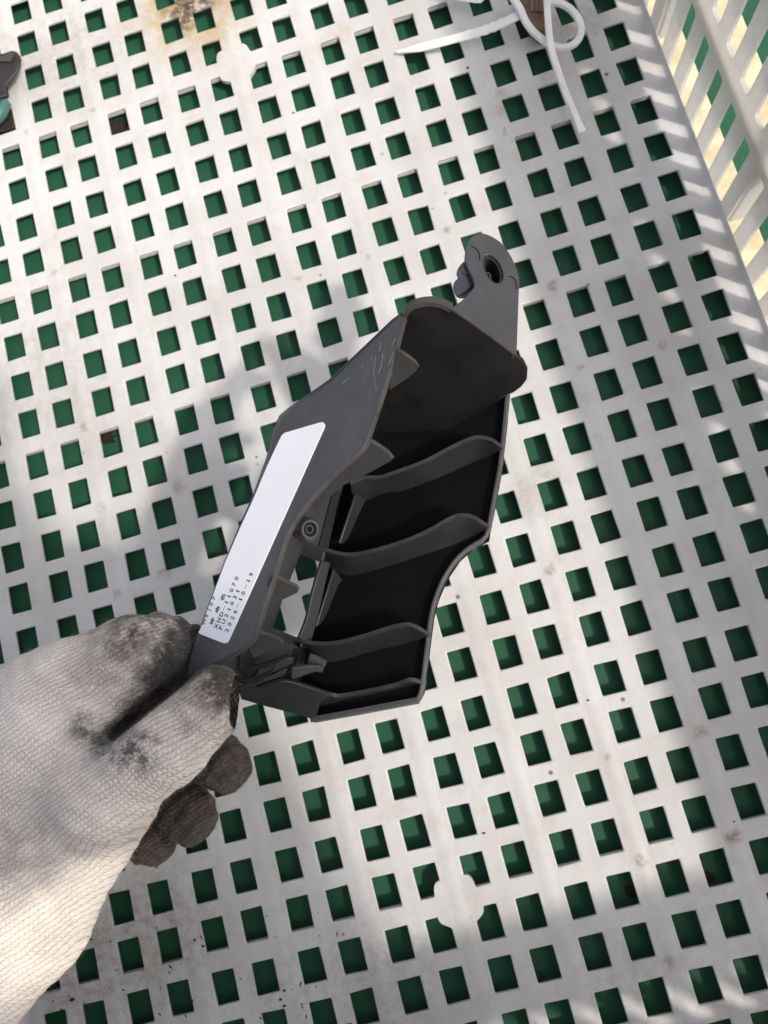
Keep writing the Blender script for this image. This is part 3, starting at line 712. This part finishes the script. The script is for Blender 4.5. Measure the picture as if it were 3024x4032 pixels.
def net(prims, lo, hi, vox, extra=None, relax=3):
    """one continuous skin round smoothly blended tapered limbs"""
    ax_ = [np.arange(lo[k], hi[k], vox) for k in range(3)]
    X, Y, Zz = [a.astype(np.float32) for a in np.meshgrid(*ax_, indexing='ij', sparse=True)]
    D = None
    for a, b, ra, rb, zs, k in prims:
        s_ = np.array([1,1,zs]); a2, b2 = a*s_, b*s_
        ab = (b2-a2).astype(np.float32); L2 = float(ab@ab)
        dx, dy, dz = X-np.float32(a2[0]), Y-np.float32(a2[1]), Zz*np.float32(zs)-np.float32(a2[2])
        t = np.clip((dx*ab[0]+dy*ab[1]+dz*ab[2])/L2, 0, 1)
        d = np.sqrt((dx-t*ab[0])**2+(dy-t*ab[1])**2+(dz-t*ab[2])**2) - (ra+(rb-ra)*t)
        if D is None: D = d
        else:
            h = np.clip(.5+.5*(D-d)/k, 0, 1)
            D = D*(1-h)+d*h - k*h*(1-h)
    # loose cloth: gentle folds
    if extra: D = extra(D, X, Y, Zz)
    inside = D < 0
    # surface nets
    c = inside
    corners = [(i,j,k) for i in (0,1) for j in (0,1) for k in (0,1)]
    sh = tuple(n-1 for n in D.shape)
    cnt = np.zeros(sh, np.int8)
    def sub(A, o): return A[o[0]:o[0]+sh[0], o[1]:o[1]+sh[1], o[2]:o[2]+sh[2]]
    for o in corners: cnt += sub(c, o)
    act = (cnt > 0) & (cnt < 8)
    idx = -np.ones(sh, np.int64); ii = np.argwhere(act); idx[act] = np.arange(len(ii))
    acc = np.zeros((len(ii),3)); nn = np.zeros(len(ii))
    vals = {o: D[ii[:,0]+o[0], ii[:,1]+o[1], ii[:,2]+o[2]] for o in corners}
    for o in corners:
        for k in range(3):
            if o[k]: continue
            p = list(o); p[k] = 1; p = tuple(p)
            va, vb = vals[o], vals[p]
            cr = (va < 0) != (vb < 0)
            t = np.where(cr, va/np.where(cr, va-vb, 1), 0)
            q = np.tile(np.array(o, float), (len(ii),1)); q[:,k] = t
            acc[cr] += q[cr]; nn[cr] += 1
    verts = lo + (ii + acc/nn[:,None])*vox
    quads = []
    for k in range(3):
        a_, b_ = [(1,2),(2,0),(0,1)][k]
        s0 = [slice(1,None)]*3; s0[k] = slice(0,None)
        base = np.argwhere(np.ones(1))
        e0 = inside; e1 = np.roll(inside, -1, axis=k)
        ch = (e0 != e1)
        ix = np.argwhere(ch)
        ok = np.all(ix >= 1, axis=1) & np.all(ix < np.array(sh)-0, axis=1) & (ix[:,k] < sh[k])
        ix = ix[ok]
        flip = inside[ix[:,0], ix[:,1], ix[:,2]]
        ua = np.zeros(3, int); ua[a_] = 1; ub = np.zeros(3, int); ub[b_] = 1
        g = lambda v: idx[v[:,0], v[:,1], v[:,2]]
        q = np.stack([g(ix-ua-ub), g(ix-ub), g(ix), g(ix-ua)], 1)
        q[~flip] = q[~flip][:, ::-1]
        quads.append(q[np.all(q >= 0, axis=1)])
    quads = np.vstack(quads)
    # keep the main skin only
    lab = np.arange(len(verts))
    while True:
        mn = lab[quads].min(1); new = lab.copy()
        for k in range(4): np.minimum.at(new, quads[:,k], mn)
        new = new[new]
        if (new == lab).all(): break
        lab = new
    big = np.bincount(lab).argmax(); keep = lab == big
    ren = np.cumsum(keep)-1; quads = ren[quads[keep[quads[:,0]]]]; verts = verts[keep]
    # a little Laplacian smoothing
    for _ in range(relax):
        s_ = np.zeros_like(verts); n_ = np.zeros(len(verts))
        for a_, b_ in ((0,1),(1,2),(2,3),(3,0)):
            np.add.at(s_, quads[:,a_], verts[quads[:,b_]]); np.add.at(n_, quads[:,a_], 1)
            np.add.at(s_, quads[:,b_], verts[quads[:,a_]]); np.add.at(n_, quads[:,b_], 1)
        verts = verts*.5 + .5*s_/np.maximum(n_,1)[:,None]
    return verts, quads
def hand_folds(D, X, Y, Zz):
    D = D + .030*np.exp(-(((X+7.6)/1.6)**2+((Y+5.2)/1.5)**2))*np.sin((X*-.6+Y*.8)*9.0+.8*np.sin(X*2.1))
    D = D + .030*np.sin(X*9+Y*6+Zz*12)*(Zz < -11.85) + .018*np.sin(X*19-Y*14+Zz*9)*(Zz < -11.85) + .010*np.sin(X*31+Y*27-Zz*15)*(Zz < -11.85)
    D = D + .018*np.sin(X*3.1+Y*4.3+Zz*2.0) + .012*np.sin(X*7.7-Y*5.1+Zz*4.0) + .008*np.sin(X*13+Y*17)
    # creases where the thumb meets the hand, drawn across the base
    for (c0_, c1_, wd, dep) in (((432,2900,10.9),(740,2640,11.3),.085,.50), ((215,2610,10.4),(400,2880,10.4),.24,.085), ((-60,3275,10.2),(150,3165,10.2),.07,.07), ((-60,3385,10.2),(110,3315,10.2),.07,.07), ((-60,3560,10.2),(260,3420,10.3),.09,.06), ((120,3080,10.2),(360,2960,10.2),.10,.04), ((560,3020,10.4),(720,2900,10.4),.06,.03), ((640,2790,10.4),(700,2870,10.4),.07,.03), ((90,2840,10.4),(250,2760,10.4),.08,.045)):
        p0, p1 = cam_co(*c0_), cam_co(*c1_); ab = p1-p0
        t = np.clip(((X-p0[0])*ab[0]+(Y-p0[1])*ab[1])/(ab[0]**2+ab[1]**2), 0, 1)
        dd = np.sqrt((X-p0[0]-t*ab[0])**2+(Y-p0[1]-t*ab[1])**2)
        D = D + dep*np.exp(-(dd/wd)**2)*(1/(1+np.exp(np.clip(-(Zz+11.75)*14, -30, 30))))
    return D
hv, hq = net(hand(), np.array([-9.0,-9.5,-14.2]), np.array([-2.15,-1.2,-9.3]), .034, hand_folds)
hw = hv @ R.T + CAM
dep = -hv[:,2]; hpx = 1512 + hv[:,0]/dep*F_PX; hpy = 2016 - hv[:,1]/dep*F_PX
# dirt on the wool, with shade of the forefinger and cleft painted in
def blob(x, y, r, k, d0=None, d1=None):
    v = k*np.exp(-(((hpx-x)**2+(hpy-y)**2)/(r*r)))
    if d0 is not None: v = v*(dep > d0)
    return v
brown = np.zeros(len(hv)); black = np.zeros(len(hv))
for b_ in ((520,2480,210,.9),(600,2440,150,.85),(430,2650,140,.55),(300,2660,150,.35),(480,2570,150,.6),(880,2680,165,1.15),(925,2770,140,1.0),(790,2680,150,.85),(760,2800,200,.5),
           (150,3250,260,.25),(330,2930,130,.35),(60,3360,200,.4),(180,3420,120,.35),(930,2830,90,.8),(860,2720,110,.5),(620,2780,100,.25),(700,3000,120,.15)): brown = np.maximum(brown, blob(*b_))
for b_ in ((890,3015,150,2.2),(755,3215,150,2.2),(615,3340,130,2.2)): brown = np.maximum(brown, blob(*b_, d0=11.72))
# shade inside the bent forefinger and the cleft above the thumb, painted brown
cx0, cy0, cx1, cy1 = 425.0, 2895.0, 765.0, 2625.0
ln_ = math.hypot(cx1-cx0, cy1-cy0); tx, ty = (cx1-cx0)/ln_, (cy1-cy0)/ln_
al = ((hpx-cx0)*tx+(hpy-cy0)*ty)/ln_; side_ = -((hpx-cx0)*-ty+(hpy-cy0)*tx)        # > 0 on the forefinger's side
wd_ = 26+165*np.clip(al, 0, 1.15)**1.3
wob_ = 12*np.sin(hpx*.021+hpy*.017)+9*np.sin(hpx*.033-hpy*.041+1.3)
soft_ = 16+42*np.clip(al, 0, 1)
brown = np.maximum(brown, 1.75/(1+np.exp(np.clip((side_+wob_-wd_*.86)/soft_, -30, 30)))*(side_ > -34)*np.clip((al+.06)/.08, 0, 1)*(dep > 10.6))
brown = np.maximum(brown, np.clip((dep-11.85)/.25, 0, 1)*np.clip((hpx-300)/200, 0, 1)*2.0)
for b_ in ((325,2855,65,.8),(350,2890,60,.8),(400,2935,60,1.0),(520,2955,70,1.15),(565,2915,45,1.0),(600,2925,35,.8),(560,2995,55,.9),(460,2985,60,.9),(500,2900,60,.8),(690,2580,130,.9),(600,2660,100,.7)): black = np.maximum(black, blob(*b_))  # smudges, plus the forefinger tip's shade painted into the same mask
me = bpy.data.meshes.new('glove')
me.from_pydata((hw*U).tolist(), [], hq.tolist()); me.update()
for nm, arr in (('brown', brown), ('soot_shade', black)):
    at = me.attributes.new(nm, 'FLOAT', 'POINT'); at.data.foreach_set('value', arr.astype(np.float32))
dirx = np.array([.80, .60]); dirn = np.array([-.60, .80])
uu = hv[:,0]*dirx[0]+hv[:,1]*dirx[1]; vv_ = hv[:,0]*dirn[0]+hv[:,1]*dirn[1] - hv[:,2]*.35
at = me.attributes.new('knit', 'FLOAT_VECTOR', 'POINT'); at.data.foreach_set('vector', np.stack([uu, vv_, np.zeros_like(uu)], 1).astype(np.float32).ravel())
for p in me.polygons: p.use_smooth = True
def mat_glove():
    M = Mat('knitted_cotton'); co = M.coord('Object')
    A = lambda n: M.n('ShaderNodeAttribute', attribute_name=n)
    kn = A('knit'); sep = M.n('ShaderNodeSeparateXYZ')
    wob = M.n('ShaderNodeTexNoise'); wob.inputs['Scale'].default_value = 2.2; wob.inputs['Detail'].default_value = 3; M.l(kn.outputs['Vector'], wob.inputs['Vector'])
    ad = M.n('ShaderNodeVectorMath', operation='MULTIPLY_ADD'); ad.inputs[1].default_value = (.18,.18,0); M.l(wob.outputs['Color'], ad.inputs[0]); M.l(kn.outputs['Vector'], ad.inputs[2])
    M.l(ad.outputs[0], sep.inputs[0])
    v = M.math('MULTIPLY', sep.outputs[1], 1/.070); u = M.math('MULTIPLY', sep.outputs[0], 1/.068)
    fv = M.math('FRACT', v)
    tri = M.math('ABSOLUTE', M.math('SUBTRACT', fv, .5))            # 0 in the middle of a wale
    wale = M.math('SUBTRACT', 1.0, M.math('POWER', M.math('MULTIPLY', tri, 2.0), 2.5))
    cu = M.math('SINE', M.math('MULTIPLY', M.math('ADD', u, M.math('MULTIPLY', tri, .7)), 2*math.pi))
    st = M.math('MULTIPLY_ADD', cu, .35, .65)
    h = M.math('MULTIPLY', wale, st)
    fz = M.noise(co, 1500, 4, .7)
    hh = M.math('ADD', h, M.math('MULTIPLY', fz, .8))
    M.bump(M.math('MULTIPLY', hh, M.ramp(M.noise(co, 70, 3), .3, .7, .45, 1.15)), .80, .0009)
    c = M.mix(M.ramp(M.noise(co, 40, 5, .6), .3, .75), (0.965, 0.855, 0.765), (0.86, 0.745, 0.65))
    c = M.mix(M.math('MULTIPLY', M.ramp(h, .26, .06), .54), c, (0.24, 0.18, 0.145))     # gaps between the stitches, their shade put into the colour
    nz = M.noise(co, 160, 6, .75)
    br_ = M.math('MULTIPLY', A('brown').outputs['Fac'], M.ramp(nz, .28, .64, .40, 1.15))
    c = M.mix(M.math('MINIMUM', br_, .97), c, M.mix(M.ramp(M.noise(co, 420, 6, .8), .34, .66), (0.026, 0.019, 0.015), (0.092, 0.073, 0.059)))
    sm = M.math('MULTIPLY', A('soot_shade').outputs['Fac'], M.ramp(M.noise(co, 260, 6, .85), .36, .60, .15, 1.2))
    c = M.mix(M.math('MINIMUM', sm, .9), c, (0.040, 0.042, 0.045))
    return M.out(**{'Base Color': c, 'Roughness': .95, 'Specular IOR Level': .1, 'Sheen Weight': .12, 'Sheen Roughness': .5})
GLOVE = mat_glove(); me.materials.append(GLOVE)
pers = tag(empty('person', P(200,3200,11.5)), "person's hand in a soiled white knitted glove gripping the grey bracket", 'person')
gl = bpy.data.objects.new('glove', me); COL.objects.link(gl); gl.parent = pers; gl.location = -pers.location
# loose fibres standing off the wool
me.update(); tri_n = np.zeros((len(hv),3)); me.vertex_normals
nrm = np.array([v.vector for v in me.vertex_normals])
sel = rng.choice(len(hv), 26000, replace=False)
fv_, ff_ = [], []
for i in sel:
    p = hw[i]; n_ = nrm[i]
    d_ = n_*.55 + rng.normal(0, .55, 3); d_ /= np.linalg.norm(d_)
    L = rng.uniform(.012, .035)*(1.5 if brown[i] > .5 else 1); q = p + d_*L; bend = q + (rng.normal(0,1,3))*.03
    sd = np.cross(d_, rng.normal(0,1,3)); sd = sd/np.linalg.norm(sd)*.0017
    k = len(fv_); fv_ += [p-sd, p+sd, q+sd*.7, q-sd*.7, bend+d_*.02]; ff_ += [(k,k+1,k+2,k+3),(k+3,k+2,k+4)]
fm = bpy.data.meshes.new('glove_fuzz'); fm.from_pydata((np.array(fv_)*U).tolist(), [], ff_); fm.update()
for nm, arr in (('brown', brown), ('soot_shade', black)):
    at = fm.attributes.new(nm, 'FLOAT', 'POINT'); at.data.foreach_set('value', np.repeat(arr[sel],5).astype(np.float32))
def mat_fuzz():
    M = Mat('wool_fibre'); a = M.n('ShaderNodeAttribute', attribute_name='brown')
    return M.out(**{'Base Color': M.mix(M.math('MINIMUM', a.outputs['Fac'], .9), (0.62,0.57,0.53), (0.07,0.05,0.038)), 'Roughness': .9, 'Specular IOR Level': .1})
fm.materials.append(mat_fuzz())
fo = bpy.data.objects.new('glove_fuzz', fm); COL.objects.link(fo); fo.parent = pers; fo.location = -pers.location; fo['kind'] = 'stuff'

# ------------------------------------------------------------------ odds and ends lying in the crate
def fl(px, py, z): return floor_at(px, py, z)
# pointed cable tie
tail = [fl(1562,206,.10), fl(1650,188,.22), fl(1800,150,.38), fl(1930,112,.50), fl(2040,62,.60)]
tl = [Vector(p) for p in smooth_line([tuple(p) for p in tail], 46)]
wd = [(.03+.085*min(1,i/9)) + (.022*(i%3==0) if 24 < i < 42 else 0) for i in range(46)]
t1 = tag(link('cable_tie', tube(tl, wd, 10, flat=.035), TIE, smooth=40, origin=tl[20]), 'pointed white cable tie with a ribbed strap, its tip pointing left', 'cable tie')
# second tie with a loop and a cut end
px2 = [(2150,-40),(2155,40),(2160,110),(2170,190),(2200,290),(2235,385),(2265,455),(2292,522)]
l2 = [Vector(p) for p in smooth_line([tuple(fl(x, y, z)) for (x, y), z in zip(px2, (.95,.9,.85,.75,.6,.5,.4,.3))], 40)]
t2 = empty('cable_tie', l2[20]); tag(t2, 'curled white cable tie with a round loop and a long cut end', 'cable tie')
link('strap', tube(l2, [.080]*36+[.078,.085,.10,.105], 10, flat=.05, up=Vector((.2,.1,1))), TIE, t2, smooth=40)
lp = [(2165,12),(2205,14),(2245,35),(2275,72),(2288,115),(2278,155),(2245,182),(2205,188),(2160,172),(2105,130),(2070,85),(2045,30),(2010,-20),(1990,-50)]
l3 = [Vector(p) for p in smooth_line([tuple(fl(x, y, z)) for (x, y), z in zip(lp, (.7,.72,.74,.76,.76,.74,.72,.66,.6,.62,.7,.75,.8,.85))], 70)]
link('loop', tube(l3, .082, 10, flat=.06, up=Vector((.15,.1,1))), TIE, t2, smooth=40)
# rusty piece gathered in the ties
rb = Pl((2060,0,16.6), (2150,100,16.9), (2160,-40,16.6))
f_ = [(2040,-60),(2062,30),(2085,85),(2120,118),(2148,128),(2158,60),(2160,-60)]
a_ = [fl(x, y, .55) for x, y in f_]; b_ = [fl(x, y, .55)+Vector((0,0,-.45)) for x, y in f_]
rp = tag(link('metal_bracket', prism(a_, b_), RUST, smooth=30, origin=a_[3]), 'brown rusty metal piece wedged between the white cable ties', 'metal piece')
bevel(rp, .06, 3)
for cx_, w_ in ((2095,8),(2112,8),(2128,7)):
    q = [fl(cx_, y, .57) for y in (-50, -5, 30, 48)]
    link('fold', tube(q, .05, 8), RUST, rp, smooth=60, origin=q[0])
# white paper tag at the top edge
tg = [(1770,-45),(1800,0),(1870,12),(1893,12),(1915,-8),(1925,-45)]
tgo = tag(link('paper_tag', prism([fl(x, y, .5) for x, y in tg], [fl(x, y, .47) for x, y in tg]), PAPER, smooth=30, origin=fl(1840,0,.5)), 'corner of a white tag at the top edge of the picture', 'tag')
# dark connector at the left edge
cn = tag(empty('connector', fl(20,320,0)), 'dark grey plastic connector with a teal seal at the left edge of the crate', 'connector')
body = [(-120,205),(-20,215),(10,212),(36,203),(54,197),(66,205),(80,222),(85,238),(80,262),(66,290),(45,315),(28,330),(28,350),(36,378),(-120,420)]
a_ = [fl(x, y, .55) for x, y in body]; b_ = [fl(x, y, .12) for x, y in body]
bevel(link('housing', prism(a_, b_), DARK, cn, smooth=30), .10, 3)
top_f = [(-60,240),(5,243),(40,243),(60,212),(54,204),(36,210),(10,222),(-60,225)]
bevel(link('bevel_face', prism([fl(x, y, .60) for x, y in top_f], [fl(x, y, .52) for x, y in top_f]), GREY, cn, smooth=30), .02)
se = [fl(x, y, .25) for x, y in smooth_line([(-40,480),(-5,455),(10,420),(18,400)], 12)]
link('seal', tube(se, .17, 12), TEAL, cn, smooth=60)
lo_ = [(-60,420),(18,420),(45,428),(55,470),(62,505),(-60,540)]
bevel(link('plug', prism([fl(x, y, .05) for x, y in lo_], [fl(x, y, -.2) for x, y in lo_]), DEBRIS, cn, smooth=30), .05)

# dirt lying on the green floor, seen through the holes
def flake(px, py, r, mat, z=-.412, name='debris_flake', squash=1.0):
    c = floor_at(px, py, z); n = 16; a, b = [], []
    for k in range(n):
        t = 2*math.pi*k/n; q = r*random.uniform(.55,1.2)
        a.append(c+Vector((q*math.cos(t), q*math.sin(t)*squash, random.uniform(.01,.05)))); b.append(c+Vector((q*math.cos(t)*1.1, q*math.sin(t)*squash*1.1, -.006)))
    return link(name, prism(a, b), mat, smooth=20, origin=c)
for (x, y, r, lab) in ((466,505,.26,'black oily flake under the hole near the top left'),
                    (425,1725,.20,'dark brown flake half filling a hole left of the sticker'),
                    (2485,3510,.13,'long dark brown stain of mud under the lower right holes'), (2790,3455,.12,'reddish brown flake in the hole near the lower right corner')):
    tag(flake(x, y, r, DEBRIS), lab, 'debris')
# specks of grit on the white plastic
bm = bmesh.new()
gr = [(915,1800,.06),(1155,445,.05),(1010,1800,.05),(1905,3280,.06),(2315,2757,.06),(2610,3280,.06),(2890,3235,.05),(767,3700,.05),(800,3725,.06),(690,1085,.04),(1842,268,.05),(285,3935,.09),(1105,3935,.06),(1120,3960,.06),(1120,3900,.05)]
for _ in range(70): gr.append((random.uniform(0,3024), random.uniform(0,4032), random.uniform(.008,.02)))
for _ in range(60): gr.append((random.uniform(200,1300), random.uniform(3550,4032), random.uniform(.008,.026)))
for x, y, r in gr:
    r *= .75
    c = floor_at(x, y, 0)
    i_ = min(range(-1,27), key=lambda i: abs(row_y(i)-c.y)); j_ = min(range(-4,16), key=lambda j: abs(col_x(j)-c.x))
    if abs(row_y(i_)-c.y) < HH and abs(col_x(j_)-c.x) < HW: continue
    if not (XL < c.x < XR and YB < c.y < YT): continue
    mm = Matrix.Translation(c+Vector((0,0,r*.2))) @ Matrix.Diagonal((r, r*random.uniform(.4,1), r*.5, 1)) @ Matrix.Rotation(random.random()*6, 4, 'Z')
    bmesh.ops.create_icosphere(bm, subdivisions=1, radius=1, matrix=mm)
for _ in range(46):
    c = floor_at(random.uniform(150,1500), random.uniform(3620,4032), 0)
    i_ = min(range(-1,27), key=lambda i: abs(row_y(i)-c.y)); j_ = min(range(-4,16), key=lambda j: abs(col_x(j)-c.x))
    if (abs(row_y(i_)-c.y) < HH and abs(col_x(j_)-c.x) < HW) or not (XL < c.x < XR and YB < c.y < YT): continue
    r = random.uniform(.012,.028)
    mm = Matrix.Translation(c+Vector((0,0,r*.3))) @ Matrix.Rotation(random.random()*6, 4, 'Z') @ Matrix.Diagonal((r*random.uniform(1.5,3.2), r*.6, r*.5, 1))
    bmesh.ops.create_icosphere(bm, subdivisions=1, radius=1, matrix=mm)
tag(link('grit', bm, DEBRIS), 'dark specks of grit scattered over the white crate floor', kind='stuff')

# ------------------------------------------------------------------ the phone that takes the picture, with the hand holding it
def C(x, y, z): return Vector(CAM + R @ np.array([x, y, z]))          # camera-frame offsets in grid units
ph_ = tag(empty('phone', C(-.8,-3,.3)), 'dark smartphone held above the crate taking the picture', 'phone')
def rr(x0, x1, y0, y1, r, z):
    out = []
    for cx_, cy_, a0 in ((x1-r,y1-r,0),(x0+r,y1-r,90),(x0+r,y0+r,180),(x1-r,y0+r,270)):
        for k in range(7):
            a = math.radians(a0+15*k); out.append(C(cx_+r*math.cos(a), cy_+r*math.sin(a), z))
    return out
bevel(link('phone_body', prism(rr(-2.75,.75,-6.4,.75,.5,.14), rr(-2.75,.75,-6.4,.75,.5,.50)), DARK, ph_, smooth=30), .08, 3)
link('phone_screen', prism(rr(-2.65,.65,-6.3,.65,.42,.503), rr(-2.65,.65,-6.3,.65,.42,.51)), SLOTM, ph_)

# ------------------------------------------------------------------ the rest of the person: kneeling at the near end of the crate, leaning over it
JACK = mat_plain('dark_jacket_cloth', (0.040, 0.044, 0.055), .9, .3, 60, .3, .001, spec=.1)
TROU = mat_plain('dark_trousers_cloth', (0.030, 0.031, 0.036), .9, .3, 60, .3, .001, spec=.1)
SKIN = mat_plain('skin', (0.50, 0.33, 0.25), .55, .12, 60, .1, .0005)
HAIR = mat_plain('black_hair', (0.012, 0.011, 0.010), .5, .3, 400, .6, .001)
def limb(prims, a, b, ra, rb, k=1.2, zs=1.0): prims.append((np.array(a, float), np.array(b, float), ra, rb, zs, k))
def body(name, prims, mat, vox, parent, pad=1.5):
    pts = np.array([p for q in prims for p in (q[0], q[1])]); r = max(max(q[2], q[3]) for q in prims)+pad
    v, q = net(prims, pts.min(0)-r, pts.max(0)+r, vox)
    m_ = bpy.data.meshes.new(name); m_.from_pydata((v*U).tolist(), [], q.tolist()); m_.update()
    for p in m_.polygons: p.use_smooth = True
    m_.materials.append(mat)
    o = bpy.data.objects.new(name, m_); COL.objects.link(o); o.parent = parent; o.location = -parent.location
    return o
wrist = np.array(P(-560, 4130, 10.95)); wr2 = np.array(P(-1150, 4900, 10.6))
OX, OY = -1.6, -1.6
_limb = limb
def limb(pr, a, b, ra, rb, k=1.2, zs=1.0): _limb(pr, (a[0]+OX, a[1]+OY, a[2]), (b[0]+OX, b[1]+OY, b[2]), ra, rb, k, zs)
T = []
limb(T, (6,-40,11), (6,-37,19), 6.2, 6.0); limb(T, (3.2,-36.5,19), (3,-34,26), 5.6, 5.0); limb(T, (9,-36.5,19), (9.2,-34,26), 5.6, 5.0)
limb(T, (0,-33.5,29), (12,-33.5,29), 3.5, 3.5); limb(T, (6.2,-33,29), (6.2,-31.5,32), 3.0, 2.5)
limb(T, (-1.0,-33.5,28.6), (-8.5,-35,19.5), 3.0, 2.5); _limb(T, (-10.1,-36.6,19.5), tuple(wr2), 2.5, 2.0); _limb(T, tuple(wr2), tuple(wrist), 2.0, 1.95)
limb(T, (13.0,-33.5,28.6), (15.5,-35,20.5), 3.0, 2.3); _limb(T, (13.9,-36.6,20.5), (11.4,-25.2,19.9), 2.3, 1.5)
body('jacket', T, JACK, .42, pers)
OX, OY = -4.6, -2.6
G = []
limb(G, (9,-41,9), (9,-41,10), 6.6, 6.4); limb(G, (5,-41,7), (3.5,-31.5,3.6), 4.6, 3.2); limb(G, (13,-41,7), (14.5,-31.5,3.6), 4.6, 3.2)
limb(G, (3.5,-31.5,3.2), (4.5,-48,2.2), 2.7, 2.0); limb(G, (14.5,-31.5,3.2), (13.5,-48,2.2), 2.7, 2.0); limb(G, (4.5,-48,2.0), (4.5,-52,1.4), 1.9, 1.6); limb(G, (13.5,-48,2.0), (13.5,-52,1.4), 1.9, 1.6)
body('trousers', G, TROU, .45, pers)
H = []
limb(H, (9.3,-31,31), (9.2,-29.8,34), 2.7, 2.5, .8); limb(H, (9.2,-29.6,36.2), (9.2,-28.2,38.6), 3.6, 4.0, 1.0); limb(H, (9.2,-26.6,35.2), (9.2,-27.6,36.4), 2.3, 2.8, 1.0)
limb(H, (9.2,-24.6,37.2), (9.2,-24.2,36.2), .35, .62, .5); limb(H, (5.3,-29,37), (5.2,-28.9,38.2), .5, .7, .3); limb(H, (13.1,-29,37), (13.2,-28.9,38.2), .5, .7, .3)
limb(H, (8.2,-24.9,34.7), (10.2,-24.9,34.7), .35, .35, .4)
hd = body('head', H, SKIN, .17, pers, .6)
Hh = []
limb(Hh, (9.2,-30.0,38.2), (9.2,-28.6,40.2), 3.9, 3.8, 1.0); limb(Hh, (9.2,-31.0,36.4), (9.2,-30.6,38.4), 3.2, 3.7, 1.0); limb(Hh, (6.6,-27,40.2), (11.8,-27,40.2), 2.0, 2.0, 1.0)
body('hair', Hh, HAIR, .25, pers, .6)
for sx in (-1, 1):
    bm = bmesh.new(); bmesh.ops.create_uvsphere(bm, u_segments=12, v_segments=8, radius=.42, matrix=Matrix.Translation((9.2+sx*1.35+OX, -24.95+OY, 38.0)))
    link('eye', bm, SLOTM, hd, smooth=180)
# right hand closed round the lower half of the phone
limb = _limb
Rh = []
cc = lambda x, y, z: tuple(np.array(C(x, y, z)))
limb(Rh, (11.9,-25.1,19.9), cc(.9,-5.2,1.5), 1.5, 1.6, .6); limb(Rh, cc(.9,-5.2,1.5), cc(-.4,-4.3,1.55), 1.5, .85, .5)
limb(Rh, cc(1.0,-4.8,1.2), cc(1.25,-3.0,.55), .62, .48, .25); limb(Rh, cc(1.25,-3.0,.55), cc(.75,-1.9,.95), .48, .40, .15)
for k_, (y_, r_) in enumerate(((-2.6,.44),(-3.5,.46),(-4.5,.45),(-5.4,.38))):
    limb(Rh, cc(-.6,y_-.3,1.5), cc(-2.6,y_,1.15), r_+.04, r_, .2); limb(Rh, cc(-2.6,y_,1.15), cc(-3.22,y_+.08,.5), r_, r_-.04, .1); limb(Rh, cc(-3.22,y_+.08,.5), cc(-3.0,y_+.14,.28), r_-.04, r_-.1, .06)
body('hand', Rh, SKIN, .09, pers, .5)
